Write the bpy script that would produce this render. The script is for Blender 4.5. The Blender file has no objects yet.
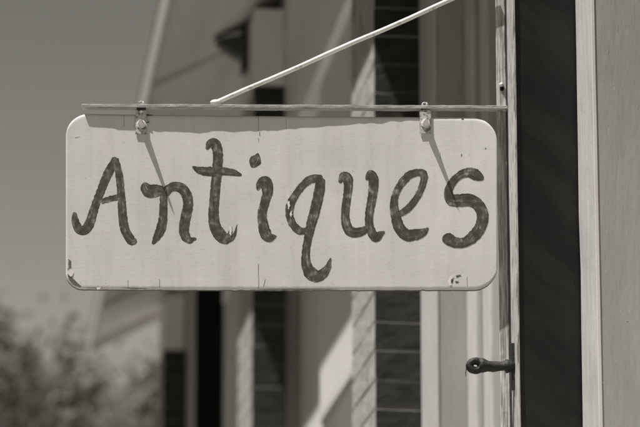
import bpy, bmesh, math, random
from mathutils import Vector, Matrix, noise
R = math.radians
sc = bpy.context.scene
COL = sc.collection
random.seed(7)

# ------------------------------------------------------------------ camera
CZ = 1.6
cam = bpy.data.cameras.new('camera'); cam_o = bpy.data.objects.new('camera', cam); COL.objects.link(cam_o)
cam_o.location = (0, 0, CZ)
cam_o.rotation_euler = (R(90 + 13.11), 0, R(-6.31))
cam.sensor_width = 36.0; cam.lens = 3250 / 640 * 36
cam.clip_start = .1; cam.clip_end = 3000
cam.dof.use_dof = True; cam.dof.focus_distance = 6.27; cam.dof.aperture_fstop = 5.8
sc.camera = cam_o

# ------------------------------------------------------------------ light
SUN = Vector((-.355, -.172, .915)).normalized()          # direction towards the sun
sun = bpy.data.lights.new('sun', 'SUN'); sun.energy = 4.7; sun.angle = R(.6); sun.color = (1, .970, .938)
sun_o = bpy.data.objects.new('sun', sun); COL.objects.link(sun_o)
sun_o.rotation_euler = SUN.to_track_quat('Z', 'Y').to_euler()
w = bpy.data.worlds.new('World'); sc.world = w; w.use_nodes = True
nt = w.node_tree; nt.nodes.clear()
sky = nt.nodes.new('ShaderNodeTexSky'); sky.sky_type = 'NISHITA'; sky.sun_disc = False
sky.sun_elevation = math.asin(SUN.z); sky.sun_rotation = math.atan2(SUN.x, SUN.y) % (2 * math.pi)
sky.dust_density = 0.5; sky.air_density = 2.0
# the photograph is toned black-and-white: the sky is read through a yellow-red filter and toned
sep = nt.nodes.new('ShaderNodeSeparateColor'); nt.links.new(sky.outputs[0], sep.inputs[0])
mulb = nt.nodes.new('ShaderNodeMath'); mulb.operation = 'MULTIPLY'; mulb.inputs[1].default_value = .40
subb = nt.nodes.new('ShaderNodeMath'); subb.operation = 'SUBTRACT'
mixv = nt.nodes.new('ShaderNodeMath'); mixv.operation = 'MAXIMUM'; mixv.inputs[1].default_value = .3
nt.links.new(sep.outputs[2], mulb.inputs[0]); nt.links.new(sep.outputs[0], subb.inputs[0]); nt.links.new(mulb.outputs[0], subb.inputs[1]); nt.links.new(subb.outputs[0], mixv.inputs[0])
tint = nt.nodes.new('ShaderNodeVectorMath'); tint.operation = 'SCALE'; tint.inputs[0].default_value = (1.0, .968, .850)
nt.links.new(mixv.outputs[0], tint.inputs['Scale'])
bg = nt.nodes.new('ShaderNodeBackground'); bg.inputs['Strength'].default_value = .107
nt.links.new(tint.outputs[0], bg.inputs[0])
wo = nt.nodes.new('ShaderNodeOutputWorld'); nt.links.new(bg.outputs[0], wo.inputs[0])
sc.view_settings.view_transform = 'Standard'; sc.view_settings.look = 'None'
sc.view_settings.exposure = 0.48; sc.view_settings.gamma = 1.0; sc.view_settings.use_curve_mapping = False

# ------------------------------------------------------------------ materials
def grey(v):
    b = .79 + .16 * min(1, v / .5)
    return (v * 1.02, v * .99, v * b, 1)

def mat(name, base, dark=None, rough=.7, scale=(20, 20, 20), lo=.35, hi=.65, bump=0., bscale=None, bdist=.002,
        spec=.35, metal=0., fine=None, detail=6, spots=None):
    """toned paint / metal: a base grey, a second grey laid over it by a stretched noise, and a bump"""
    m = bpy.data.materials.new(name); m.use_nodes = True
    n = m.node_tree; p = n.nodes['Principled BSDF']
    p.inputs['Roughness'].default_value = rough; p.inputs['Specular IOR Level'].default_value = spec
    p.inputs['Metallic'].default_value = metal
    tc = n.nodes.new('ShaderNodeTexCoord')
    def nz(sc_, det, ro=.6):
        mp = n.nodes.new('ShaderNodeMapping'); mp.inputs['Scale'].default_value = sc_
        n.links.new(tc.outputs['Object'], mp.inputs[0])
        t = n.nodes.new('ShaderNodeTexNoise'); t.inputs['Scale'].default_value = 1; t.inputs['Detail'].default_value = det
        t.inputs['Roughness'].default_value = ro; n.links.new(mp.outputs[0], t.inputs[0]); return t.outputs[0]
    col = None
    def ramp(fac, a, b, ca, cb):
        r = n.nodes.new('ShaderNodeValToRGB'); r.color_ramp.elements[0].position = a; r.color_ramp.elements[1].position = b
        r.color_ramp.elements[0].color = ca; r.color_ramp.elements[1].color = cb; n.links.new(fac, r.inputs[0]); return r.outputs[0]
    if dark is not None:
        col = ramp(nz(scale, detail), lo, hi, grey(dark), grey(base))
    def mul(c, f):
        x = n.nodes.new('ShaderNodeMix'); x.data_type = 'RGBA'; x.blend_type = 'MULTIPLY'; x.inputs[0].default_value = 1
        if c is None: x.inputs[6].default_value = grey(base)
        else: n.links.new(c, x.inputs[6])
        n.links.new(f, x.inputs[7]); return x.outputs[2]
    if fine:                                              # (scale, depth)
        f = ramp(nz(fine[0], 4), .3, .7, (1 - fine[1],) * 3 + (1,), (1, 1, 1, 1)); col = mul(col, f)
    if spots:                                             # (scale, threshold, value) chipped or stained flecks
        f = nz(spots[0], 3, .55); r = ramp(f, spots[1], spots[1] + .025, (1, 1, 1, 1), (spots[2],) * 3 + (1,)); col = mul(col, r)
    if col is None: p.inputs['Base Color'].default_value = grey(base)
    else: n.links.new(col, p.inputs['Base Color'])
    if bump:
        b = n.nodes.new('ShaderNodeBump'); b.inputs['Strength'].default_value = bump; b.inputs['Distance'].default_value = bdist
        n.links.new(nz(bscale or scale, 5), b.inputs['Height']); n.links.new(b.outputs[0], p.inputs['Normal'])
    return m

M = {}
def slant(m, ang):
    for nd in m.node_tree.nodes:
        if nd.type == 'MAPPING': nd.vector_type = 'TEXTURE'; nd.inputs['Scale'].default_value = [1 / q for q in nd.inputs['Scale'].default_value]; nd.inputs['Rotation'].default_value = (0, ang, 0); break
M['white'] = mat('white_trim_paint', .66, .53, .5, (30, 30, 7), bump=.8, bscale=(110, 110, 26), bdist=.0018, fine=((90, 90, 240), .10), spots=((140, 140, 60), .70, .55))
M['grey'] = mat('old_white_side_paint', .42, .36, .45, (18, 18, 5), .3, .7, bump=.5, bscale=(90, 90, 22), bdist=.0016, fine=((160, 160, 40), .07), spots=((150, 150, 110), .715, 1.5))
M['worn'] = mat('worn_pale_paint', .52, .17, .6, (260, 260, 24), .36, .52, bump=.8, bscale=(300, 300, 60), bdist=.001)
M['casing'] = mat('casing_paint', .50, .40, .5, (40, 40, 2), bump=.3, bscale=(120, 60, 3), bdist=.002)  # same trim paint, darkened for strips that always lie in shade
M['frieze'] = mat('frieze_paint', .80, .72, .6, (6, 3, 6), bump=.2, bscale=(30, 5, 30), bdist=.003)
M['soffit'] = mat('soffit_paint', .60, .50, .6, (10, 1.2, 10), bump=.2, bscale=(60, 4, 60), bdist=.003)
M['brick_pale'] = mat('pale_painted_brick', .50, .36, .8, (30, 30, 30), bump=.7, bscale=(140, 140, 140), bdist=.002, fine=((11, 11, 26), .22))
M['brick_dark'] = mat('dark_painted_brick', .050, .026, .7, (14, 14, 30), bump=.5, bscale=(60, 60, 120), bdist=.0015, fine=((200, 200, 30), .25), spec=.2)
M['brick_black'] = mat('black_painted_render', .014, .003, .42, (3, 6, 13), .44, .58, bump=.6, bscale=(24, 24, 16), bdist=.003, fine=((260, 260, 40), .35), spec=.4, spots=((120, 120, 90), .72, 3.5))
slant(M['brick_black'], R(38))  # slanted tones paint the sun and shade crossing the pier into its colour
M['mortar_dark'] = mat('dark_mortar', .07, .05, .9, (60, 60, 60), bump=.6, bscale=(220, 220, 220), bdist=.002)
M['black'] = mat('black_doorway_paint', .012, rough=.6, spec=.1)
M['header'] = mat('white_header_board', .70, .65, .6, (20, 4, 20), bump=.2, bscale=(200, 200, 200), bdist=.001)
M['glass'] = mat('shop_window_glass', .11, .09, .25, (3, 3, 3), spec=.6)
M['roof'] = mat('roof_tin', .35, .25, .5, (20, 2, 20))
M['iron'] = mat('rusty_dark_iron', .030, .008, .6, (160, 160, 160), bump=1, bscale=(300, 300, 300), bdist=.001, spec=.4)
M['bar'] = mat('flaking_bar_paint', .52, .28, .5, (22, 90, 260), .38, .58, bump=.8, bscale=(120, 200, 300), bdist=.0008, fine=((300, 300, 300), .3), spec=.5)
M['post'] = mat('streaked_post_paint', .70, .26, .45, (420, 420, 16), .38, .60, bump=.9, bscale=(420, 420, 20), bdist=.001, spec=.5)
M['clip'] = mat('galvanised_clip', .50, .10, .45, (170, 170, 170), .38, .52, bump=.8, bscale=(400, 400, 400), bdist=.0006, spec=.6)
M['bolt'] = mat('whitened_bolt', .85, .55, .5, (400, 400, 400), .3, .55, bump=.7, bscale=(500, 500, 500), bdist=.0006, spec=.5)
M['rod'] = mat('white_painted_rod', .80, .42, .45, (70, 70, 70), .30, .46, bump=.4, bscale=(300, 300, 300), bdist=.0004)
M['bare'] = mat('bare_weathered_wood', .20, .09, .9, (300, 300, 120), bump=1, bscale=(500, 500, 300), bdist=.001)
M['flake'] = mat('lifted_paint_flake', .80, .72, .5, (300, 300, 300))
M['crack'] = mat('hairline_crack', .13, rough=1, spec=.1)
M['bark'] = mat('tree_bark', .14, .08, .9, (20, 20, 3), bump=.8, bscale=(30, 30, 8), bdist=.02)
M['lamp'] = mat('black_iron_lantern', .055, .04, .5, (40, 40, 40), spec=.4)
M['asphalt'] = mat('asphalt', .07, .05, .9, (3, 3, 3), bump=.5, bscale=(80, 80, 80), bdist=.004)
M['concrete'] = mat('pavement_concrete', .40, .33, .85, (1.5, 1.5, 1.5), bump=.4, bscale=(60, 60, 60), bdist=.003)
M['earth'] = mat('dry_ground', .16, .11, .9, (.15, .15, .15), bump=.3, bscale=(2, 2, 2), bdist=.05)

def sign_mat():
    m = bpy.data.materials.new('sign_face_paint'); m.use_nodes = True
    n = m.node_tree; p = n.nodes['Principled BSDF']; p.inputs['Roughness'].default_value = .55; p.inputs['Specular IOR Level'].default_value = .3
    tc = n.nodes.new('ShaderNodeTexCoord')
    def nz(s, d, ro=.6):
        mp = n.nodes.new('ShaderNodeMapping'); mp.inputs['Scale'].default_value = s; n.links.new(tc.outputs['Object'], mp.inputs[0])
        t = n.nodes.new('ShaderNodeTexNoise'); t.inputs['Scale'].default_value = 1; t.inputs['Detail'].default_value = d; t.inputs['Roughness'].default_value = ro
        n.links.new(mp.outputs[0], t.inputs[0]); return t.outputs[0]
    def ramp(f, a, b, ca, cb):
        r = n.nodes.new('ShaderNodeValToRGB'); r.color_ramp.elements[0].position = a; r.color_ramp.elements[1].position = b
        r.color_ramp.elements[0].color = ca; r.color_ramp.elements[1].color = cb; n.links.new(f, r.inputs[0]); return r.outputs[0]
    def mul(a, b):
        x = n.nodes.new('ShaderNodeMix'); x.data_type = 'RGBA'; x.blend_type = 'MULTIPLY'; x.inputs[0].default_value = 1
        n.links.new(a, x.inputs[6]); n.links.new(b, x.inputs[7]); return x.outputs[2]
    def pale(v): return (v * 1.01, v * .985, v * .965, 1)
    c = ramp(nz((6, 6, 7), 6), .3, .7, pale(.63), pale(.74))
    c = mul(c, ramp(nz((16, 16, 1.6), 3), .28, .5, (.90, .895, .88, 1), (1, 1, 1, 1)))
    c = mul(c, ramp(nz((34, 34, 2.4), 5, .7), .60, .75, (1, 1, 1, 1), (.88, .875, .86, 1)))
    c = mul(c, ramp(nz((60, 60, 45), 5, .7), .62, .74, (1, 1, 1, 1), (.90, .895, .88, 1)))
    c = mul(c, ramp(nz((46, 46, 3.2), 4), .3, .6, (.93, .93, .925, 1), (1, 1, 1, 1)))         # faint vertical grime
    c = mul(c, ramp(nz((25, 25, 520), 3), .25, .6, (.965, .965, .965, 1), (1, 1, 1, 1)))         # brushing across the board
    c = mul(c, ramp(nz((190, 190, 150), 2), .715, .75, (1, 1, 1, 1), (.72, .71, .68, 1)))     # little flecks
    n.links.new(c, p.inputs['Base Color'])
    a1 = n.nodes.new('ShaderNodeMath'); a1.operation = 'ADD'; a2 = n.nodes.new('ShaderNodeMath'); a2.operation = 'MULTIPLY_ADD'
    sc3 = n.nodes.new('ShaderNodeMath'); sc3.operation = 'MULTIPLY'; sc3.inputs[1].default_value = .35; n.links.new(nz((20, 20, 520), 4), sc3.inputs[0]); n.links.new(sc3.outputs[0], a1.inputs[0]); n.links.new(nz((150, 150, 190), 4), a1.inputs[1])
    a2.inputs[1].default_value = 1.3; n.links.new(nz((22, 22, 26), 3), a2.inputs[0]); n.links.new(a1.outputs[0], a2.inputs[2])
    b = n.nodes.new('ShaderNodeBump'); b.inputs['Strength'].default_value = .17; b.inputs['Distance'].default_value = .0011
    n.links.new(a2.outputs[0], b.inputs['Height']); n.links.new(b.outputs[0], p.inputs['Normal'])
    return m
M['sign'] = sign_mat()

def stroke_mat():
    """thin sign-writer's enamel: bristle streaks run along the stroke (UV v), paint gathers at its rims (UV u)"""
    m = bpy.data.materials.new('lettering_enamel'); m.use_nodes = True
    n = m.node_tree; p = n.nodes['Principled BSDF']; p.inputs['Roughness'].default_value = .42; p.inputs['Specular IOR Level'].default_value = .35
    uv = n.nodes.new('ShaderNodeUVMap'); uv.uv_map = 'UVMap'
    def nz(s, d, ro=.6):
        mp = n.nodes.new('ShaderNodeMapping'); mp.inputs['Scale'].default_value = s; n.links.new(uv.outputs[0], mp.inputs[0])
        t = n.nodes.new('ShaderNodeTexNoise'); t.inputs['Scale'].default_value = 1; t.inputs['Detail'].default_value = d; t.inputs['Roughness'].default_value = ro
        n.links.new(mp.outputs[0], t.inputs[0]); return t.outputs[0]
    def math_(op, a, b=None, c=None):
        x = n.nodes.new('ShaderNodeMath'); x.operation = op
        for i, q in enumerate((a, b, c)):
            if q is None: continue
            if isinstance(q, (int, float)): x.inputs[i].default_value = q
            else: n.links.new(q, x.inputs[i])
        return x.outputs[0]
    sx = n.nodes.new('ShaderNodeSeparateXYZ'); n.links.new(uv.outputs[0], sx.inputs[0])
    e = math_('ABSOLUTE', math_('SUBTRACT', sx.outputs[0], .5)); e = math_('POWER', math_('MULTIPLY', e, 2.0), 3.0)
    streak = nz((13, .22, 1), 6, .72); blot = nz((2.0, .8, 1), 5)
    mp = n.nodes.new('ShaderNodeMapping'); mp.inputs['Scale'].default_value = (95, 95, 75); oc = n.nodes.new('ShaderNodeTexCoord')
    n.links.new(oc.outputs['Object'], mp.inputs[0]); on = n.nodes.new('ShaderNodeTexNoise'); on.inputs['Scale'].default_value = 1; on.inputs['Detail'].default_value = 5
    n.links.new(mp.outputs[0], on.inputs[0])
    dry = nz((24, 1.1, 1), 3, .7)
    f = math_('ADD', math_('MULTIPLY', streak, .60), math_('MULTIPLY', on.outputs[0], .40))
    f = math_('ADD', f, math_('MULTIPLY', math_('SUBTRACT', blot, .5), .22))
    f = math_('SUBTRACT', f, math_('MULTIPLY', e, .04))
    r = n.nodes.new('ShaderNodeValToRGB'); cr = r.color_ramp
    cr.elements[0].position = .43; cr.elements[0].color = grey(.052)
    cr.elements[1].position = .70; cr.elements[1].color = grey(.36)
    k = cr.elements.new(.54); k.color = grey(.105)
    n.links.new(f, r.inputs[0])
    # where the brush ran dry the board shows through in thin hairs
    g = math_('ADD', math_('MULTIPLY', dry, .6), math_('MULTIPLY', on.outputs[0], .5))
    r2 = n.nodes.new('ShaderNodeValToRGB'); r2.color_ramp.elements[0].position = .62; r2.color_ramp.elements[1].position = .70
    n.links.new(g, r2.inputs[0])
    mx = n.nodes.new('ShaderNodeMix'); mx.data_type = 'RGBA'; n.links.new(math_('MULTIPLY', r2.outputs[0], .6), mx.inputs[0])
    n.links.new(r.outputs[0], mx.inputs[6]); mx.inputs[7].default_value = grey(.50); n.links.new(mx.outputs[2], p.inputs['Base Color'])
    b = n.nodes.new('ShaderNodeBump'); b.inputs['Strength'].default_value = .25; b.inputs['Distance'].default_value = .0003
    n.links.new(streak, b.inputs['Height']); n.links.new(b.outputs[0], p.inputs['Normal'])
    return m
M['ink'] = stroke_mat()

def leaf_mat(name, v):
    m = bpy.data.materials.new(name); m.use_nodes = True; n = m.node_tree; n.nodes.clear()
    o = n.nodes.new('ShaderNodeOutputMaterial'); d = n.nodes.new('ShaderNodeBsdfDiffuse'); t = n.nodes.new('ShaderNodeBsdfTranslucent')
    mx = n.nodes.new('ShaderNodeMixShader'); mx.inputs[0].default_value = .4
    d.inputs[0].default_value = grey(v); t.inputs[0].default_value = grey(v * .9)
    n.links.new(d.outputs[0], mx.inputs[1]); n.links.new(t.outputs[0], mx.inputs[2]); n.links.new(mx.outputs[0], o.inputs[0]); return m
M['leaf'] = leaf_mat('pale_leaves', .26); M['leaf_dark'] = leaf_mat('darker_leaves', .20)

# ------------------------------------------------------------------ builders
def tag(o, label=None, cat=None, group=None, kind=None):
    if label: o['label'] = label
    if cat: o['category'] = cat
    if group: o['group'] = group
    if kind: o['kind'] = kind
    return o

def empty(name, loc, rz=0.):
    o = bpy.data.objects.new(name, None); COL.objects.link(o); o.location = loc; o.rotation_euler = (0, 0, rz)
    o.empty_display_size = .05
    bpy.context.view_layer.update(); return o

def link(name, bm, mats, parent=None, local=False, smooth=False):
    """link a bmesh given in world coordinates (or, with local, in its parent's) as one mesh object"""
    me = bpy.data.meshes.new(name)
    if parent is not None and not local: bm.transform(parent_world(parent).inverted())
    bmesh.ops.recalc_face_normals(bm, faces=bm.faces) if smooth != 'keep' else None
    if smooth:
        for f in bm.faces: f.smooth = True
    bm.to_mesh(me); bm.free()
    if not isinstance(mats, (list, tuple)): mats = [mats]
    for m_ in mats: me.materials.append(m_)
    o = bpy.data.objects.new(name, me); COL.objects.link(o)
    if parent is not None: o.parent = parent
    return o

def parent_world(o):
    m = Matrix.LocRotScale(o.location, o.rotation_euler, None)
    return parent_world(o.parent) @ m if o.parent else m

def box(bm, x0, x1, y0, y1, z0, z1, bev=0., segs=2, mi=0):
    vs = [bm.verts.new((x, y, z)) for x in (x0, x1) for y in (y0, y1) for z in (z0, z1)]
    fs = []
    for q in ((0, 1, 3, 2), (4, 6, 7, 5), (0, 4, 5, 1), (2, 3, 7, 6), (0, 2, 6, 4), (1, 5, 7, 3)):
        f = bm.faces.new([vs[i] for i in q]); f.material_index = mi; fs.append(f)
    if bev:
        es = list({e for f in fs for e in f.edges})
        bmesh.ops.bevel(bm, geom=es, offset=bev, segments=segs, affect='EDGES', profile=.6)
    return vs

def boxo(name, ext, m, parent, bev=.002, wob=0.):
    bm = bmesh.new(); box(bm, *ext, bev=bev)
    if wob:
        bmesh.ops.subdivide_edges(bm, edges=[e for e in bm.edges if e.calc_length() > .3], cuts=40, use_grid_fill=True)
        for v in bm.verts:
            q = noise.noise_vector(v.co * 14) * wob + noise.noise_vector(v.co * 70) * wob * .5
            v.co.x += q.x; v.co.y += q.y
    return link(name, bm, m, parent)

def tube(bm, pts, rads, n=14, close=True, squash=(1, 1)):
    pts = [Vector(p) for p in pts]; rings = []
    for i, p in enumerate(pts):
        t = (pts[min(i + 1, len(pts) - 1)] - pts[max(i - 1, 0)]).normalized()
        a = Vector((0, 0, 1)) if abs(t.z) < .9 else Vector((0, 1, 0))
        u = t.cross(a).normalized(); v = u.cross(t).normalized()
        r = rads[i] if isinstance(rads, (list, tuple)) else rads
        rings.append([bm.verts.new(p + u * math.cos(k * 2 * math.pi / n) * r * squash[0] + v * math.sin(k * 2 * math.pi / n) * r * squash[1]) for k in range(n)])
    for a, b in zip(rings, rings[1:]):
        for k in range(n): bm.faces.new((a[k], a[(k + 1) % n], b[(k + 1) % n], b[k]))
    if close:
        bm.faces.new(rings[0][::-1]); bm.faces.new(rings[-1])

def torus(bm, c, R0, r0, ax, ay, n=28, k=12):
    """ring in the plane of the vectors ax, ay"""
    c = Vector(c); ax = Vector(ax); ay = Vector(ay); nz_ = ax.cross(ay).normalized(); rings = []
    for i in range(n):
        a = i * 2 * math.pi / n; d = ax * math.cos(a) + ay * math.sin(a)
        rings.append([bm.verts.new(c + d * R0 + (d.normalized() * math.cos(b) + nz_ * math.sin(b)) * r0) for b in [j * 2 * math.pi / k for j in range(k)]])
    for i in range(n):
        A, B = rings[i], rings[(i + 1) % n]
        for j in range(k): bm.faces.new((A[j], A[(j + 1) % k], B[(j + 1) % k], B[j]))

# ------------------------------------------------------------------ ground, street, pavement
def sheet(name, x0, x1, y0, y1, z, m, lab=None):
    bm = bmesh.new(); bm.faces.new([bm.verts.new(p) for p in ((x0, y0, z), (x1, y0, z), (x1, y1, z), (x0, y1, z))])
    return tag(link(name, bm, m), kind='structure')
sheet('ground', -1500, 1500, -1500, 1500, -.17, M['earth'])
sheet('street', -10.0, -1.62, -200, 200, -.14, M['asphalt'])
for i, (a, b) in enumerate(((-1.5, 8.0), (-14, -10.15))):
    bm = bmesh.new(); box(bm, a, b, -60, 60, -.16, 0, bev=.0)
    tag(link('pavement', bm, M['concrete']), kind='structure')
for a, b in ((-1.62, -1.504), (-10.146, -10.03)):
    bm = bmesh.new(); box(bm, a, b, -60, 60, -.16, .004, bev=.015); tag(link('kerb', bm, M['concrete']), kind='structure')

# unseen brick block added across the street to block sky light (behind the photographer's left shoulder)
opp = empty('added_brick_block', (-14.5, 8, 0)); tag(opp, 'long dark brick block across the street, unseen, added to block sky light', 'building')
bm = bmesh.new(); box(bm, -24, -14.2, -45, 45, 0, 9.0, bev=.02); box(bm, -24.2, -14.0, -45.2, 45.2, 9.004, 9.4, bev=.03)
M['far_brick'] = mat('far_brick', .18, .13, .9, (4, 4, 16)); link('wall', bm, M['far_brick'], opp)
for k in range(18):
    bm = bmesh.new(); y = -42 + k * 5
    box(bm, -14.198, -14.15, y, y + 1.2, 5.2, 7.2, bev=.01); link('window', bm, M['glass'], opp)

# ------------------------------------------------------------------ the shopfront
Z = lambda r: r + CZ
PX0, PX1 = 1.05, 1.176          # street face and back of the piers
store = empty('storefront', (1.17, 12, 0))
tag(store, 'old shopfront with brick piers and a narrow sloping canopy, receding behind the sign', 'building')

def brick_pier(y0, y1, ztop, front, course=.0767, seed=0, side=None, smooth=False):
    rnd = random.Random(seed)
    bm = bmesh.new()
    rec = .0016 if smooth else .0032
    box(bm, PX0 + rec, PX1 - .001, y0 + rec, y1 - .005, 0, ztop, mi=2)
    n = int(ztop / course); off = ztop - n * course; j = .0012 if smooth else .0017
    L = (y1 - y0)
    for i in range(-1, n):
        z0 = off + i * course
        if z0 < 0: z0 = 0; z1 = off
        else: z1 = z0 + course
        if z1 - z0 < .02: continue
        cuts = [0, L * .56, L] if i % 2 else [0, L * .30, L * .84, L]
        for a, b in zip(cuts, cuts[1:]):
            g = [rnd.uniform(-.0016, .0016) for _ in range(4)]
            jx = j + rnd.uniform(-.0008, .0012)
            vs = box(bm, PX0 + g[0], PX1, y0 + a + (j if a else g[1]), y0 + b - (j if b < L else 0), z0 + jx, z1 - jx)
            for v in vs: v.co.z += rnd.uniform(-.0010, .0010)
    bm.faces.ensure_lookup_table()
    brick_edges = [e for e in bm.edges if all(f.material_index != 2 for f in e.link_faces)]
    bmesh.ops.bevel(bm, geom=brick_edges, offset=.0016 if smooth else .0030, segments=2, affect='EDGES', profile=.5)
    bm.normal_update()
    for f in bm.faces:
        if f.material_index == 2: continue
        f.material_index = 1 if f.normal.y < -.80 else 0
    long = [e for e in bm.edges if e.calc_length() > .05 and all(f.material_index != 2 for f in e.link_faces)]
    bmesh.ops.subdivide_edges(bm, edges=long, cuts=5, use_grid_fill=True)
    for v in bm.verts:
        q = noise.noise_vector(v.co * 60) * .0011
        v.co += Vector((q.x, q.y, q.z * .6))
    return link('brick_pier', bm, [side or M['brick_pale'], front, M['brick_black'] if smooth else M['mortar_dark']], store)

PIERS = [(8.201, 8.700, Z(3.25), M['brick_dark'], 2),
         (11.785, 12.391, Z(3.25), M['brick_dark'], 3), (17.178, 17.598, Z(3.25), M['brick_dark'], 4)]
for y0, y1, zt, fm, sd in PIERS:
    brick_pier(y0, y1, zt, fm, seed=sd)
    boxo('capital', (PX0 + .004, 1.1680, y0 + .004, y1 - .004, zt + .002, Z(3.555)), M['frieze'], store, .004)
# the nearest pier is rendered smooth and painted black, with a pale worn corner board on its street side
bm = bmesh.new(); z = 0.
for dz in (4.9,):
    zb_ = min(z + dz, Z(3.25)); box(bm, PX0 + .004 + random.uniform(-.0005, .0005), PX1 + .0005, 6.046 + random.uniform(-.0003, .0003), 6.235, z + .0004, zb_ - .0004, bev=.0012); z += dz
long = [e for e in bm.edges if e.calc_length() > .1]
bmesh.ops.subdivide_edges(bm, edges=long, cuts=24, use_grid_fill=True)
for v in bm.verts: q = noise.noise_vector(v.co * 22) * .0009; v.co.x += q.x; v.co.y += q.y
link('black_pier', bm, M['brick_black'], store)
boxo('corner_board', (1.0475, 1.0532, 6.040, 6.108, 0, Z(3.25)), M['worn'], store, .0018, wob=.0009)
boxo('capital', (PX0 + .004, 1.1680, 6.05, 6.231, Z(3.252), Z(3.555)), M['frieze'], store, .004)

ZF = Z(3.0)                                              # underside of the frieze
boxo('frieze', (1.17, 1.60, 3.0, 14.676, ZF, Z(5.2)), M['frieze'], store, .004)
boxo('frieze', (1.171, 1.60, 14.678, 17.60, Z(3.66), Z(5.2)), M['frieze'], store, .004)
boxo('rear_wall', (1.62, 7.5, 3.0, 17.60, 0, Z(5.2)), M['frieze'], store, .004)
# wall strips beside the piers
boxo('wall_strip', (1.1785, 1.60, 5.875, 6.235, 0, ZF - .002), M['grey'], store, .003, wob=.0007)
boxo('wall_strip', (1.1775, 1.60, 7.934, 8.70, 0, ZF - .002), M['grey'], store, .003, wob=.0007)
boxo('wall_strip', (1.2300, 1.60, 11.02, 11.90, 0, ZF - .002), M['header'], store, .003)
boxo('wall_strip', (1.1775, 1.60, 11.902, 14.678, 0, ZF - .002), M['casing'], store, .003)
boxo('wall_strip', (1.1775, 1.60, 16.568, 17.598, 0, Z(3.658)), M['casing'], store, .003)
# pale corner boards on the street side of the two near strips
boxo('corner_board', (1.1730, 1.1783, 5.8765, 6.038, 0, ZF - .004), M['white'], store, .0022, wob=.0020)
boxo('corner_bead', (1.1712, 1.1782, 5.8732, 5.8762, 0, ZF - .006), M['header'], store, .0011, wob=.0004)
boxo('corner_board', (1.1695, 1.1773, 7.931, 8.196, 0, ZF - .004), M['white'], store, .0022, wob=.0008)
# blisters and runs in the old paint of the nearest jamb
for q_, (bx_, bz_, w_, h_) in enumerate(((1.246, 1.762, .0020, .0022), (1.203, 1.708, .0009, .0080), (1.240, 1.672, .0013, .0070), (1.210, 1.575, .0011, .0016),
                         (1.253, 1.415, .0014, .0016), (1.222, 1.755, .0007, .0110), (1.207, 1.50, .0006, .0130), (1.236, 1.44, .0006, .0160), (1.258, 1.60, .0007, .0090), (1.215, 1.26, .0006, .0120), (1.262, 1.30, .0008, .0060), (1.228, 1.185, .0010, .0016))):
    bm = bmesh.new(); bmesh.ops.create_icosphere(bm, subdivisions=4, radius=1)
    for v in bm.verts:
        nn = noise.noise_vector(v.co * 1.3 + Vector((q_ * 9, 0, 0)))
        v.co = Vector((bx_ + (v.co.x * (1.25 - .7 * v.co.z) + nn.x * 1.1) * w_, 5.8758 + v.co.y * .0011, Z(bz_) + (v.co.z + nn.z * .5) * h_))
    link('paint_blister', bm, M['grey'], store, smooth=True)
# bay between the near piers: stepped casings, then a tall shop window
def window(x, y0, y1, z0, z1, st=.07, transom=None):
    f = bmesh.new()
    box(f, x, x + .05, y0, y0 + st, z0, z1, bev=.003); box(f, x, x + .05, y1 - st, y1, z0, z1, bev=.003)
    box(f, x + .001, x + .049, y0 + st - .001, y1 - st + .001, z1 - st, z1 - .001, bev=.003)
    box(f, x + .001, x + .049, y0 + st - .001, y1 - st + .001, z0, z0 + st, bev=.003)
    o = link('shop_window', f, M['white'], store)
    g = bmesh.new(); box(g, x + .004, x + .009, y0 + st, y1 - st, z0 + st, z1 - st); link('pane', g, M['glass'], o)
    return o
boxo('casing', (1.2486, 1.36, 7.807, 7.932, 0, ZF - .002), M['white'], store, .006)
boxo('casing', (1.2560, 1.36, 7.775, 7.805, 0, ZF - .002), M['grey'], store, .003)
boxo('casing', (1.2620, 1.36, 7.655, 7.773, 0, ZF - .002), M['white'], store, .010)
boxo('casing', (1.2680, 1.36, 7.300, 7.653, 0, ZF - .002), M['grey'], store, .003)
window(1.272, 6.40, 7.298, .7, ZF - .003)
boxo('stall_riser', (1.271, 1.36, 6.40, 7.298, 0, .698), M['casing'], store, .003)
boxo('wall_strip', (1.274, 1.36, 6.237, 6.398, 0, ZF - .002), M['casing'], store, .003)
# bay between the second and third pier: white header board over a shop window
boxo('casing', (1.2230, 1.36, 10.86, 11.018, 0, ZF - .002), M['white'], store, .006)
boxo('header_board', (1.2000, 1.2055, 8.702, 10.858, Z(1.817), Z(1.8345)), M['header'], store, .003)
boxo('header_board', (1.2000, 1.36, 8.702, 10.858, Z(1.835), ZF - .002), M['header'], store, .004)
window(1.2062, 8.702, 10.858, .7, Z(1.833), .02)
boxo('stall_riser', (1.23, 1.36, 8.702, 10.858, 0, .698), M['casing'], store, .003)
# deep black doorway between the third and fourth pier
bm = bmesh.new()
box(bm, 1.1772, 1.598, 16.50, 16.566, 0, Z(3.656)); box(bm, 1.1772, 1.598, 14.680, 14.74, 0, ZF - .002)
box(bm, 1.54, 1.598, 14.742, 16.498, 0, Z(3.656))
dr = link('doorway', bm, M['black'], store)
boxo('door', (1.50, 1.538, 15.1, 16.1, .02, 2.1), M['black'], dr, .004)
# near end of the shopfront, before the first wall strip
boxo('wall_strip', (1.40, 1.60, 3.0, 5.873, 0, ZF - .002), M['casing'], store, .003)

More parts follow.
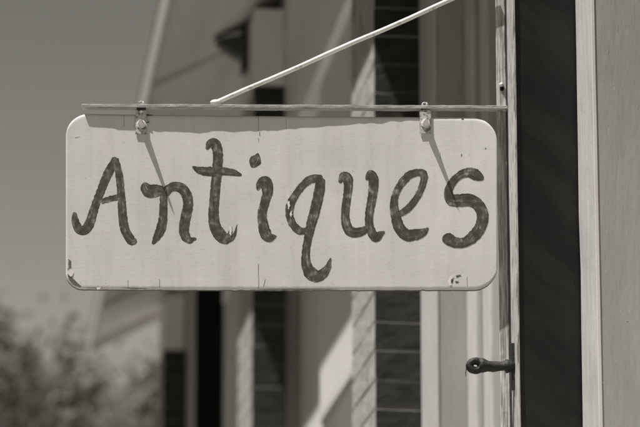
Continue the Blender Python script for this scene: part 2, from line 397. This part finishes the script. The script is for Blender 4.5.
# narrow sloping canopy along the whole front
CX0, CX1, CZ0, CZ1, CY0, CY1 = .696, 1.168, 3.400, 3.640, 3.0, 17.85
def slab(name, x0, z0, x1, z1, th, y0, y1, m, parent):
    bm = bmesh.new()
    pr = [(x0, z0), (x1, z1), (x1, z1 + th), (x0, z0 + th)]
    a = [bm.verts.new((x, y0, Z(z))) for x, z in pr]; b = [bm.verts.new((x, y1, Z(z))) for x, z in pr]
    bm.faces.new(a); bm.faces.new(b[::-1])
    for i in range(4): bm.faces.new((a[i], b[i], b[(i + 1) % 4], a[(i + 1) % 4]))
    return link(name, bm, m, parent)
canopy = slab('canopy', CX0, CZ0, CX1, CZ1, .03, CY0, CY1, M['soffit'], store)
slab('roofing', CX0 - .022, CZ0 + .090, CX1, CZ1 + .094, .010, CY0, CY1 + .02, M['roof'], canopy)
boxo('fascia', (.678, .6945, CY0, CY1, Z(3.338), Z(3.484)), M['grey'], canopy, .003)
for y in (4.1, 8.2, 12.35, 16.75):
    slab('rafter', CX0 + .002, CZ0 - .020, CX1 - .002, CZ1 - .020, .019, y, y + .04, M['soffit'], canopy)
slab('rafter', CX0 + .002, CZ0 - .05, CX1 - .002, CZ1 - .05, .049, CY1 - .045, CY1 - .002, M['frieze'], canopy)
boxo('fixing', (1.14, 1.169, 9.9, 9.95, Z(3.12), Z(3.20)), M['black'], store, .002)

# ------------------------------------------------------------------ lantern under the canopy by the third pier
lan = empty('wall_lantern', (1.05, 12.06, Z(3.40)))
tag(lan, 'small black iron wall lantern high under the canopy', 'lantern')
bm = bmesh.new(); box(bm, 1.026, 1.049, 12.02, 12.10, Z(3.372), Z(3.578), bev=.004); link('wall_bracket', bm, M['lamp'], lan)
def prism(bm, pts, y0, y1):
    pts = [(1.026 - (248 - a) * .0037, Z(3.590) - (b - 18) * .0037) for a, b in pts]
    a = [bm.verts.new((x, y0, z)) for x, z in pts]; b = [bm.verts.new((x, y1, z)) for x, z in pts]
    bm.faces.new(a); bm.faces.new(b[::-1])
    for i in range(len(a)): bm.faces.new((a[i], b[i], b[(i + 1) % len(a)], a[(i + 1) % len(a)]))
bm = bmesh.new(); prism(bm, [(219, 37), (236, 26), (247.7, 19), (247.7, 30), (236, 33), (220, 39)], 12.045, 12.075); link('arm', bm, M['lamp'], lan)
bm = bmesh.new(); prism(bm, [(221, 43), (236, 39), (247.7, 37), (247.7, 62), (243, 60), (230, 51)], 12.02, 12.10); link('lantern_body', bm, M['lamp'], lan)

# ------------------------------------------------------------------ trees beyond the shop
def tree(x, y, h, spread, label, n_leaf, seed, m, cb=.35, size=.07, dens=1.):
    rnd = random.Random(seed)
    root = empty('leafy_tree', (x, y, 0)); tag(root, label, 'tree', 'trees beyond the shopfront')
    bm = bmesh.new(); tips = []
    def limb(p, d, L, r, lvl):
        pts = [p.copy()]; q = p.copy(); dd = d.copy(); k = 5
        for i in range(k):
            dd = (dd + Vector((rnd.uniform(-.22, .22), rnd.uniform(-.22, .22), rnd.uniform(-.05, .16)))).normalized()
            q = q + dd * L / k; pts.append(q.copy())
            if lvl >= 2: tips.append((q.copy(), lvl))
        rr = [r * (1 - .55 * i / k) for i in range(k + 1)]
        tube(bm, pts, rr, 8 if lvl < 2 else 5)
        if lvl < 4:
            for c in range(4 if lvl < 2 else 3):
                i = rnd.randint(2, k); a = rnd.uniform(0, 2 * math.pi)
                nd = (dd * .75 + Vector((math.cos(a), math.sin(a), rnd.uniform(-.05, .55))) * .9).normalized()
                limb(pts[i], nd, L * rnd.uniform(.55, .75), rr[i] * .6, lvl + 1)
    limb(Vector((0, 0, -.1)), Vector((0, 0, 1)), h * cb, h * .022, 0)
    # rescale the limbs so the crown reaches the wanted height and spread
    mz = max(t[0].z for t in tips); mr = sorted((t[0].xy.length for t in tips))[int(len(tips) * .97)]
    def S(v):
        f = max(0, min(1, (v.z) / (h * cb))); return Vector((v.x * (1 + f * (spread / mr - 1)), v.y * (1 + f * (spread / mr - 1)), v.z * h / mz if v.z > 0 else v.z))
    for v in bm.verts: v.co = S(v.co)
    link('trunk', bm, M['bark'], root, local=True, smooth=True)
    verts = []; faces = []
    tips = [(S(t), l) for t, l in tips]
    for k in range(n_leaf):
        t, l = tips[rnd.randrange(len(tips))]
        r = abs(rnd.gauss(0, .30)) + .02
        d = Vector((rnd.gauss(0, 1), rnd.gauss(0, 1), rnd.gauss(0, .8))).normalized()
        p = t + d * r
        if p.z < h * .22: continue
        s = size * rnd.uniform(.6, 1.35)
        u = Vector((rnd.gauss(0, 1), rnd.gauss(0, 1), rnd.gauss(0, .7))).normalized(); v = u.cross(Vector((rnd.gauss(0, 1), rnd.gauss(0, 1), rnd.gauss(0, 1)))).normalized()
        i = len(verts)
        verts += [p - u * s, p + v * s * .42 + u * s * .1, p + u * s, p - v * s * .42 + u * s * .1]
        faces.append((i, i + 1, i + 2, i + 3))
    me = bpy.data.meshes.new('crown'); me.from_pydata([tuple(q) for q in verts], [], faces); me.materials.append(m)
    o = bpy.data.objects.new('crown', me); COL.objects.link(o); o.parent = root
tree(-.45, 33.5, 8.55, 2.9, 'pale leafy tree with a thin wispy top at the lower left edge', 60000, 11, M['leaf'])
tree(2.2, 36.0, 8.25, 2.2, 'lower leafy tree beside the far brick pier, beyond the canopy tip', 42000, 5, M['leaf'])

# ------------------------------------------------------------------ bracket that carries the sign (own frame: X along the bar, Y away, Z up)
A = R(5.5)
B0 = Vector((1.048, 6.120, Z(1.659)))
br = empty('sign_bracket', (B0.x, B0.y, B0.z), -A)
tag(br, 'weathered iron bracket with a thin white stay rod, carrying the Antiques sign', 'bracket')
PXM = 1 / 526.5                                          # metres per photo pixel at the board
bm = bmesh.new(); box(bm, -.838, .002, 0, .022, -.0035, .0035, bev=.0012)
bmesh.ops.subdivide_edges(bm, edges=[e for e in bm.edges if e.calc_length() > .3], cuts=90, use_grid_fill=True)
for v in bm.verts:
    q = noise.noise_vector(v.co * 45) * .0007 + noise.noise_vector(v.co * 220) * .0004; v.co.y += q.y; v.co.z += q.z
link('arm', bm, M['bar'], br, local=True)
bm = bmesh.new(); box(bm, -.0185, 0, .023, .029, -.95, .62, bev=.0014)
bmesh.ops.subdivide_edges(bm, edges=[e for e in bm.edges if e.calc_length() > .3], cuts=140, use_grid_fill=True)
for v in bm.verts:
    q = noise.noise_vector(v.co * 30) * .0008 + noise.noise_vector(v.co * 150) * .0004; v.co.y += q.y; v.co.x += q.x
link('upright', bm, M['post'], br, local=True)
bm = bmesh.new(); box(bm, .0006, .0052, -.006, .045, -.95, .62, bev=.0008)
link('wall_plate', bm, M['iron'], br, local=True)
bm = bmesh.new()                                         # lumpy weld where the arm meets the upright
bmesh.ops.create_icosphere(bm, subdivisions=3, radius=1)
for v in bm.verts: v.co = Vector((v.co.x * .006 - .003, v.co.y * .008 + .014, v.co.z * .0075)) * 1 + noise.noise_vector(v.co * 3) * .001
link('weld', bm, M['bar'], br, local=True, smooth=True)
sd = Vector((.474, 0, .2180)).normalized(); s0 = Vector((-.575, .010, .0095))
bm = bmesh.new(); tube(bm, [s0 - sd * .004] + [s0 + sd * (.005 + i * .06) + Vector((0, .0012 * math.sin(i * 1.1), -.0012 * math.sin(math.pi * i / 10) + .0007 * math.sin(i * 1.7))) for i in range(11)], .0046, 14)
rod = link('stay_rod', bm, M['rod'], br, local=True, smooth=True)
bm = bmesh.new(); bmesh.ops.create_icosphere(bm, subdivisions=3, radius=1)
for v in bm.verts: v.co = Vector((v.co.x * .0105, v.co.y * .008, v.co.z * .0062)) + s0 + noise.noise_vector(v.co * 2) * .0012
link('end_lug', bm, M['rod'], rod, local=True, smooth=True)
bm = bmesh.new(); bmesh.ops.create_icosphere(bm, subdivisions=3, radius=1)
for v in bm.verts: v.co = Vector((-.0088 + v.co.x * .0042, .021 + v.co.y * .006, .0515 + v.co.z * .0042))
link('bolt_head', bm, M['bolt'], br, local=True, smooth=True)
bm = bmesh.new(); tube(bm, [(-.0080, .0212, .0435), (-.0080, .0238, .0435)], .0042, 16); link('bolt_hole', bm, M['black'], br, local=True)

# ------------------------------------------------------------------ the hanging sign
sg = empty('hanging_sign', tuple(B0), -A)
tag(sg, 'cream painted wooden board hand lettered Antiques, hanging from the iron arm', 'sign')
def bx(px, py):                                          # drawing units on the board (photo pixels) to metres in the sign's frame
    return ((px - 507) * BXA[0] + (py - 107) * BXA[1] + (px - 507) * (py - 107) * BXA[2] + BXA[3],
            (px - 507) * BZA[0] + (py - 107) * BZA[1] + (px - 507) * (py - 107) * BZA[2] + BZA[3])
BXA = (0.0019737811, -2.6315936e-05, -1.4059645e-07, 0.0003373871); BZA = (7.4637527e-06, -0.0020173601, -9.4809987e-09, 0.0018678257)
def gap(x):                                              # how far the slightly warped face lies behind the arm's front edge
    px = 507 + x / .00191
    k = [(60, .0078), (200, .0108), (425, .0052), (505, .0036)]
    t = 0
    for i, (a, ga) in enumerate(k):
        for m_, (b, _) in enumerate(k):
            if m_ != i: ga *= (px - b) / (a - b)
        t += ga
    return t
# outline: top and bottom edge as functions of px, with rounded corners
def corner(px, edge, r, sgn):
    d = (px - edge) * sgn
    return 0 if d >= r else r - math.sqrt(max(0, r * r - (r - d) ** 2))
L0, L1 = 66.0, 497.5
def top_y(px):
    t = (px - L0) / (L1 - L0); y = 113.3 + 5.0 * t
    return y + corner(px, L0, 24, 1) * .95 + corner(px, L1, 25, -1)
def bot_y(px):
    t = (px - L0) / (L1 - L0); y = 288.8 + 1.2 * t
    rag = noise.noise(Vector((px * .16, 3, 0))) * .6 + noise.noise(Vector((px * .55, 9, 0))) * .35
    return y - corner(px, L0, 17, 1) * .9 - corner(px, L1, 24, -1) + rag
def dens(n, e):                                          # 0..1, closer together at both ends
    return [0.5 - .5 * math.cos(math.pi * i / n) * (1 - e) - .5 * (1 - 2 * i / n) * e for i in range(n + 1)]
TH = .013
bm = bmesh.new(); uvl = None
cols = dens(200, .45); rows = dens(34, .3)
front = []; back = []
for c in cols:
    px = L0 + .05 + (L1 - L0 - .1) * c; ty, by = top_y(px), bot_y(px); fr = []; bk = []
    for r_ in rows:
        py = ty + (by - ty) * r_; x, z = bx(px, py)
        if r_ == 0 or r_ == 1 or c in (0, 1): pass
        edge = min((px - L0), (L1 - px), (py - ty), (by - py)) * .0019
        rb = .0015; e = max(0, rb - edge); rd = rb - math.sqrt(max(0, rb * rb - e * e))
        fr.append(bm.verts.new((x, gap(x) + rd, z))); bk.append(bm.verts.new((x, gap(x) + TH, z)))
    front.append(fr); back.append(bk)
nc, nr = len(cols), len(rows)
for i in range(nc - 1):
    for j in range(nr - 1):
        bm.faces.new((front[i][j], front[i][j + 1], front[i + 1][j + 1], front[i + 1][j]))
        bm.faces.new((back[i][j], back[i + 1][j], back[i + 1][j + 1], back[i][j + 1]))
def side(fa, fb, ba, bb, mi=0):
    f = bm.faces.new((fa, fb, bb, ba)); f.material_index = mi
for i in range(nc - 1):
    side(front[i + 1][0], front[i][0], back[i + 1][0], back[i][0]); side(front[i][-1], front[i + 1][-1], back[i][-1], back[i + 1][-1], 1)
for j in range(nr - 1):
    side(front[0][j], front[0][j + 1], back[0][j], back[0][j + 1]); side(front[-1][j + 1], front[-1][j], back[-1][j + 1], back[-1][j])
board = link('board', bm, [M['sign'], M['bare']], sg, local=True, smooth=True)

# lettering: every letter is a brushed ribbon of raised enamel lying on the board
def spline(pts, step=1.1):
    out = []
    n = len(pts)
    for i in range(n - 1):
        p0 = pts[max(i - 1, 0)]; p1 = pts[i]; p2 = pts[i + 1]; p3 = pts[min(i + 2, n - 1)]
        L = math.hypot(p2[0] - p1[0], p2[1] - p1[1]); k = max(2, int(L / step))
        for s in range(k):
            t = s / k; t2 = t * t; t3 = t2 * t
            out.append(tuple(.5 * ((2 * b) + (c - a) * t + (2 * a - 5 * b + 4 * c - d) * t2 + (3 * b - a - 3 * c + d) * t3) for a, b, c, d in zip(p0, p1, p2, p3)))
    out.append(tuple(pts[-1])); return out
lift = [0.00008]
def stroke(bm, uv, pts, seed):
    """pts: (px, py, width px)"""
    P = spline(pts); lift[0] += .00002
    if lift[0] > .0006: lift[0] = .00008
    nu = 9; rows_ = []; s = 0
    tot = sum(math.hypot(P[i + 1][0] - P[i][0], P[i + 1][1] - P[i][1]) for i in range(len(P) - 1))
    seedv = Vector((seed * 3.1, 7.7, 0))
    for i, (x, y, wd) in enumerate(P):
        a = P[max(i - 1, 0)]; b = P[min(i + 1, len(P) - 1)]; tx, ty = b[0] - a[0], b[1] - a[1]; L = math.hypot(tx, ty) or 1; nx, ny = -ty / L, tx / L
        if i: s += math.hypot(x - P[i - 1][0], y - P[i - 1][1])
        d = min(s, tot - s); hw = wd / 2 * 1.05
        hw *= math.sqrt(max(.03, 1 - max(0, 1 - d / (hw * .62 + .01)) ** 2))
        row = []
        for k in range(nu):
            u = k / (nu - 1) * 2 - 1
            wob = noise.noise(Vector((s * .35, 2.0 * (1 if u > 0 else -1), seed))) * .55 + noise.noise(Vector((s * 1.6, 5.0 * (1 if u > 0 else -1), seed))) * .5
            q = u * (hw + wob * abs(u))
            X, Zz = bx(x + nx * q, y + ny * q)
            prof = (1 - abs(u) ** 5) * .00001
            v = bm.verts.new((X, gap(X) - lift[0] - prof, Zz)); row.append((v, (u * .5 + .5, s * .09 + seed * 1.37)))
        rows_.append(row)
    for r0, r1 in zip(rows_, rows_[1:]):
        for k in range(nu - 1):
            f = bm.faces.new((r0[k][0], r1[k][0], r1[k + 1][0], r0[k + 1][0]))
            for lp, q in zip(f.loops, (r0[k], r1[k], r1[k + 1], r0[k + 1])): lp[uv].uv = q[1]
def z_(o, s, pts): return [(o[0] + x / s, o[1] + y / s, w_ / s) for x, y, w_ in pts]
LET = {
 'A': [z_((66, 150), 4.267, [(210, 30, 22), (202, 60, 34), (185, 90, 38), (166, 132, 36), (148, 178, 34), (130, 225, 34), (115, 270, 36), (103, 310, 40), (84, 340, 40), (60, 342, 38), (46, 322, 34), (38, 292, 26), (37, 266, 12)]),
       z_((66, 150), 4.267, [(212, 34, 20), (222, 80, 28), (230, 130, 32), (235, 185, 32), (239, 240, 35), (243, 290, 36), (250, 335, 38), (266, 368, 38), (284, 388, 38), (300, 380, 22)]),
       z_((66, 150), 4.267, [(148, 222, 20), (185, 211, 24), (215, 204, 24), (245, 198, 24)])],
 'n': [z_((136, 150), 4.267, [(36, 138, 20), (42, 160, 46), (58, 176, 56), (90, 174, 50), (122, 174, 36)]),
       z_((136, 150), 4.267, [(118, 180, 30), (117, 230, 32), (115, 290, 36), (105, 340, 40), (85, 378, 28), (70, 402, 8)]),
       z_((136, 150), 4.267, [(125, 196, 28), (138, 168, 36), (165, 156, 38), (195, 164, 42), (216, 194, 42), (222, 235, 42), (213, 282, 42), (205, 330, 42), (208, 362, 40), (228, 384, 30), (258, 376, 8)])],
 't': [z_((186, 130), 3.56, [(74, 70, 8), (84, 48, 26), (104, 50, 36), (113, 85, 34), (111, 140, 34), (105, 200, 34), (100, 260, 34), (98, 310, 36), (106, 350, 40), (126, 378, 42), (148, 388, 28), (162, 345, 4)]),
       z_((186, 130), 3.56, [(22, 130, 6), (50, 144, 26), (90, 148, 32), (130, 147, 28), (170, 152, 22), (198, 162, 8)]),
       z_((186, 130), 3.56, [(142, 398, 14), (165, 385, 14), (176, 362, 8), (181, 336, 2)])],
 'i': [z_((240, 140), 3.88, [(44, 106, 12), (52, 92, 36), (60, 78, 44), (67, 62, 22), (70, 50, 3)]),
       z_((240, 140), 3.88, [(68, 196, 8), (78, 168, 30), (98, 166, 48), (107, 200, 40), (97, 240, 34), (86, 285, 34), (90, 330, 38), (100, 365, 44), (118, 378, 34), (142, 372, 5)])],
 'q': [z_((280, 165), 3.416, [(146, 50, 26), (110, 48, 27), (82, 66, 24), (56, 98, 24), (36, 135, 27), (32, 170, 26), (45, 205, 25), (70, 226, 25), (98, 222, 14)]),
       z_((280, 165), 3.416, [(139, 44, 30), (134, 90, 34), (121, 150, 34), (107, 200, 32), (96, 250, 27), (88, 300, 27), (90, 340, 33), (106, 370, 42), (134, 378, 36), (160, 355, 24), (173, 318, 5)])],
 'u': [z_((330, 160), 4.744, [(48, 112, 16), (60, 78, 34), (82, 88, 46), (86, 130, 40), (79, 190, 38), (72, 250, 38), (75, 300, 42), (94, 338, 46), (125, 346, 44), (160, 336, 36), (185, 322, 24)]),
       z_((330, 160), 4.744, [(172, 98, 12), (188, 64, 28), (205, 90, 46), (205, 140, 43), (196, 200, 40), (186, 260, 38), (186, 310, 38), (200, 350, 42), (218, 372, 38), (236, 356, 32), (260, 342, 6)])],
 'e': [z_((380, 160), 4.744, [(88, 262, 24), (130, 235, 32), (165, 195, 30), (191, 150, 30), (207, 100, 32), (204, 68, 36), (180, 62, 32), (140, 74, 36), (104, 110, 34), (78, 155, 32), (66, 205, 36), (72, 260, 44), (90, 320, 50), (125, 358, 52), (170, 356, 50), (205, 345, 36), (230, 325, 7)])],
 's': [z_((435, 160), 4.5, [(218, 92, 14), (190, 74, 46), (155, 60, 42), (115, 70, 34), (80, 102, 34), (60, 145, 36), (72, 180, 50), (110, 186, 54), (150, 183, 54), (190, 202, 50), (213, 245, 52), (206, 300, 50), (172, 348, 50), (130, 374, 42), (90, 373, 46), (55, 355, 50), (38, 342, 30)])],
}
sd_ = 0
for ch in 'Antiques':
    bm = bmesh.new(); uv = bm.loops.layers.uv.new('UVMap')
    for st in LET[ch]:
        sd_ += 1; stroke(bm, uv, st, sd_)
    # keep every face of the paint turned to the viewer's side of the board
    bm.normal_update()
    for f in bm.faces:
        if f.normal.y > 0: f.normal_flip()
    o = link('letter', bm, M['ink'], sg, local=True, smooth='keep')
    for p_ in o.data.polygons: p_.use_smooth = True

# worn places on the board: bare wood at the lower corner, hairline cracks, lifted flakes
def patch(kind, pts, seed, up=.00018, rough=.5):
    bm = bmesh.new()
    c = [sum(q[i] for q in pts) / len(pts) for i in (0, 1)]; P = []
    for i, (x, y) in enumerate(pts):
        x2, y2 = pts[(i + 1) % len(pts)]; k = max(2, int(math.hypot(x2 - x, y2 - y) / .5))
        for s in range(k):
            t = s / k; n_ = noise.noise_vector(Vector((x + (x2 - x) * t, y + (y2 - y) * t, seed)) * .9) * rough
            P.append((x + (x2 - x) * t + n_.x, y + (y2 - y) * t + n_.y))
    vs = []
    for q in P:
        X, Zz = bx(*q); vs.append(bm.verts.new((X, gap(X) - up, Zz)))
    X, Zz = bx(*c); cv = bm.verts.new((X, gap(X) - up, Zz))
    for a, b in zip(vs, vs[1:] + vs[:1]): bm.faces.new((a, cv, b))
    link(kind, bm, M['flake'] if kind == 'paint_flake' else M['bare'], sg, local=True)
patch('bare_patch', [(68.6, 259), (71.2, 261), (71.5, 268), (69.0, 269)], 1)
patch('bare_patch', [(67.5, 274), (72, 277), (78, 283), (82, 286.6), (80, 287.2), (73, 284.5), (68.8, 279)], 2)
patch('bare_patch', [(86, 287.4), (96, 287.2), (104, 287.9), (98, 288.4)], 3, rough=.3)
patch('bare_patch', [(250, 289.0), (300, 288.6), (340, 289.1), (300, 289.6)], 4, rough=.3)
patch('bare_patch', [(120, 287.6), (131, 287.2), (150, 288.2), (135, 288.6)], 4, rough=.3)
patch('bare_patch', [(455.5, 276), (460, 275), (461.5, 276.5), (457, 278)], 5, rough=.6)
patch('bare_patch', [(452, 279), (453.5, 281), (452.5, 284), (450.5, 282)], 6, rough=.5)
patch('bare_patch', [(455, 281), (459, 282), (458, 284), (455.5, 283)], 7, rough=.4)
patch('bare_patch', [(149, 114.5), (153, 114.2), (152.5, 115.4), (149, 115.6)], 8, .0003, .2)
patch('bare_patch', [(461, 119), (464, 118.9), (463.5, 120.2), (461.5, 120)], 9, rough=.2)
patch('bare_patch', [(461, 154.5), (462, 154.5), (461.8, 157.5), (461, 157.3)], 9, rough=.2)
patch('bare_patch', [(485, 148.5), (486.2, 148.5), (486, 150.2), (485, 150)], 9, rough=.2)
bm = bmesh.new()
def crack(pts, w_=.5):
    bm = bmesh.new()
    for (x, y), (x2, y2) in zip(pts, pts[1:]):
        q = []
        for a, b in ((x - w_ / 2, y), (x + w_ / 2, y), (x2 + w_ / 2, y2), (x2 - w_ / 2, y2)):
            X, Zz = bx(a, b); q.append(bm.verts.new((X, gap(X) - .00016, Zz)))
        bm.faces.new(q)
    link('crack', bm, M['crack'], sg, local=True)
crack([(258.5, 264), (258.3, 272), (258.7, 280), (258.4, 288.3)], .5)
crack([(258.3, 116), (258.6, 124), (258.4, 131)], .45); crack([(286, 117), (286.2, 129)], .3); crack([(124, 115), (124.2, 126)], .3)
crack([(159.6, 279), (159.4, 287.6)], .45); crack([(128, 280), (128.2, 287.4)], .4); crack([(467, 277), (467.3, 287)], .35)
crack([(265, 279), (264.4, 283), (263.6, 286)], .5); crack([(440, 153), (440.3, 160)], .3); crack([(259.5, 132), (259.8, 136)], .7); crack([(258.2, 138), (258.8, 142)], .5)
patch('paint_flake', [(447.5, 281), (450, 276.5), (453.5, 275), (452.5, 278), (450.5, 281), (451.5, 285.5), (449, 286)], 11, .0012, .5)
patch('paint_flake', [(71, 269), (73.5, 271), (73, 275), (70.5, 277), (69, 273)], 12, .0010, .5)
patch('paint_flake', [(66.6, 262), (68, 262), (68.4, 268), (67, 269)], 13, .0008, .3)
patch('paint_flake', [(74, 136.5), (80, 135.2), (80, 136), (75, 137.4)], 14, .0005, .2)
patch('paint_flake', [(287, 203), (289, 201), (290, 206), (288.4, 210)], 15, .0016, .5)
patch('paint_flake', [(289.6, 214), (291, 211), (292, 215), (290.6, 218)], 16, .0016, .5)
patch('paint_flake', [(286.4, 196), (288, 194), (288.6, 199)], 17, .0016, .4)
patch('paint_flake', [(229, 226), (232, 228), (231, 236), (229.4, 234)], 18, .0016, .4)
patch('paint_flake', [(96.5, 287.2), (101, 287.0), (100, 288.9), (97, 289.3)], 19, .0010, .3)

# clips
for px in (141.2, 425.2):
    X, _ = bx(px, 122); g = gap(X)
    bm = bmesh.new()
    _, zt = bx(px, 109.3); _, zb = bx(px, 134.2); w_ = .0112
    # plate: a thin strap with a round hole near the top
    hz = bx(px, 111.6)[1]; hr = .0028; n = 28
    outer = []; inner = []
    for k in range(n):
        a = 2 * math.pi * k / n; ca, sa = math.cos(a), math.sin(a)
        inner.append((X + ca * hr * 1.2, hz + sa * hr))
        # meet the rectangle
        tx = (w_ / abs(ca)) if abs(ca) > 1e-6 else 9
        tz = ((zt - hz) / sa) if sa > 1e-6 else ((hz - zb) / -sa if sa < -1e-6 else 9)
        t = min(tx, tz); outer.append((X + ca * t, hz + sa * t))
    # add exact corners
    for cx, cz in ((X + w_, zt), (X - w_, zt), (X - w_, zb), (X + w_, zb)):
        j = min(range(n), key=lambda k: (outer[k][0] - cx) ** 2 + (outer[k][1] - cz) ** 2); outer[j] = (cx, cz)
    yf = g - .0036; yb = g - .0016
    F1 = [bm.verts.new((x, yf, z)) for x, z in outer]; F2 = [bm.verts.new((x, yf, z)) for x, z in inner]
    G1 = [bm.verts.new((x, yb, z)) for x, z in outer]; G2 = [bm.verts.new((x, yb, z)) for x, z in inner]
    for k in range(n):
        l = (k + 1) % n
        bm.faces.new((F1[k], F1[l], F2[l], F2[k])); bm.faces.new((G1[k], G2[k], G2[l], G1[l]))
        bm.faces.new((F1[k], G1[k], G1[l], F1[l])); bm.faces.new((F2[k], F2[l], G2[l], G2[k]))
    bmesh.ops.bevel(bm, geom=[e for e in bm.edges if len(e.link_faces) == 2 and e.calc_face_angle(0) > .9 and (Vector((e.verts[0].co.x - X, 0, e.verts[0].co.z - hz)).length > .006)], offset=.0005, segments=2, affect='EDGES')
    cl = link('hanger_clip', bm, M['clip'], sg, local=True)
    bm = bmesh.new(); zc = bx(px, 124.2)[1]
    tube(bm, [(X, yf - .0002, zc), (X, yf - .0020, zc)], .0086, 20)
    prof = [(yf - .0021, .0066), (g - .0100, .0062), (g - .0150, .0054), (g - .022, .0041), (g - .030, .0027), (g - .037, .0015), (g - .0405, .0006)]
    tube(bm, [(X, a, zc) for a, _ in prof], [b for _, b in prof], 14)
    for v in bm.verts: v.co += noise.noise_vector(v.co * 300) * .0005
    link('bolt', bm, M['bolt'], cl, local=True)
    bm = bmesh.new(); torus(bm, (X - .001, .010, .0072), .0042, .0014, (1, 0, 0), (0, .15, 1), 18, 8)
    tube(bm, [(X + .004, .008, .003), (X + .0045, .008, .008), (X + .003, .008, .011)], [.0018, .0016, .0010], 8)
    link('ring', bm, M['clip'], cl, local=True, smooth=True)
    bm = bmesh.new()                                     # strap across the underside of the arm down to the board
    box(bm, X - w_ * .8, X + w_ * .8, .0016, yf - .0002, zt - .002, zt + .0018, bev=.0002)
    link('strap', bm, M['iron'], cl, local=True); bm = bmesh.new()
    box(bm, X - w_ * .6, X + w_ * .6, yb + .0002, g + .0003, bx(px, 128)[1], bx(px, 121)[1], bev=.0004)
    link('spacer', bm, M['iron'], cl, local=True)
    if px < 200:
        for zz in (bx(0, 114.5)[1], bx(0, 121.5)[1]):
            bm = bmesh.new(); tube(bm, [(X + w_ - .001, g - .003, zz), (X + w_ + .0045, g - .0035, zz + .0003)], .0016, 8); link('pin', bm, M['iron'], cl, local=True)

# ------------------------------------------------------------------ eye bolt lower down on the pier
hk = empty('eye_bolt', (1.05, 6.06, Z(1.139)))
tag(hk, 'rusty black iron eye bolt sticking out of the black pier below the sign', 'eye bolt')
hy = 6.075; hz = Z(1.131)
def H(px, py): return ((px - 512) * .00199 + 1.049, (366 - py) * .00192 + hz)
bm = bmesh.new()
P = [(511, 366, 5.2), (507, 366, 4.6), (505.5, 366, 5.2), (503, 366, 5.4), (501.5, 366, 3.6), (497, 366.3, 4.0), (491, 366.5, 4.3), (486, 366.2, 4.6), (481, 365.6, 5.6), (477, 365.6, 6.0)]
P = [q for q in P]
tube(bm, [(H(a, b)[0], hy, H(a, b)[1]) for a, b, _ in P], [c * .00235 for _, _, c in P], 14)
for v in bm.verts: v.co += noise.noise_vector(v.co * 90) * .0019
link('shank', bm, M['iron'], hk, smooth=True)
bm = bmesh.new(); c = H(473.2, 366.0)
torus(bm, (c[0], hy, c[1]), .0098, .0076, (1.12, 0, 0), (0, 0, .92), 32, 12)
for v in bm.verts: v.co += noise.noise_vector(v.co * 110) * .0010
link('eye', bm, M['iron'], hk, smooth=True)
bm = bmesh.new(); q = [(466, 363.5), (464.2, 367), (463.8, 371), (463.2, 374.5), (463.5, 377.5)]
tube(bm, [(H(a, b)[0], hy - .006, H(a, b)[1]) for a, b in q], [.0010, .0009, .0008, .0007, .0005], 8)
link('wire', bm, M['iron'], hk, smooth=True)
bm = bmesh.new(); box(bm, 1.0420, 1.0488, hy - .008, hy + .006, Z(1.085), Z(1.176), bev=.0015)
for v in bm.verts: v.co += noise.noise_vector(v.co * 80) * .0012
link('base_plate', bm, M['iron'], hk)
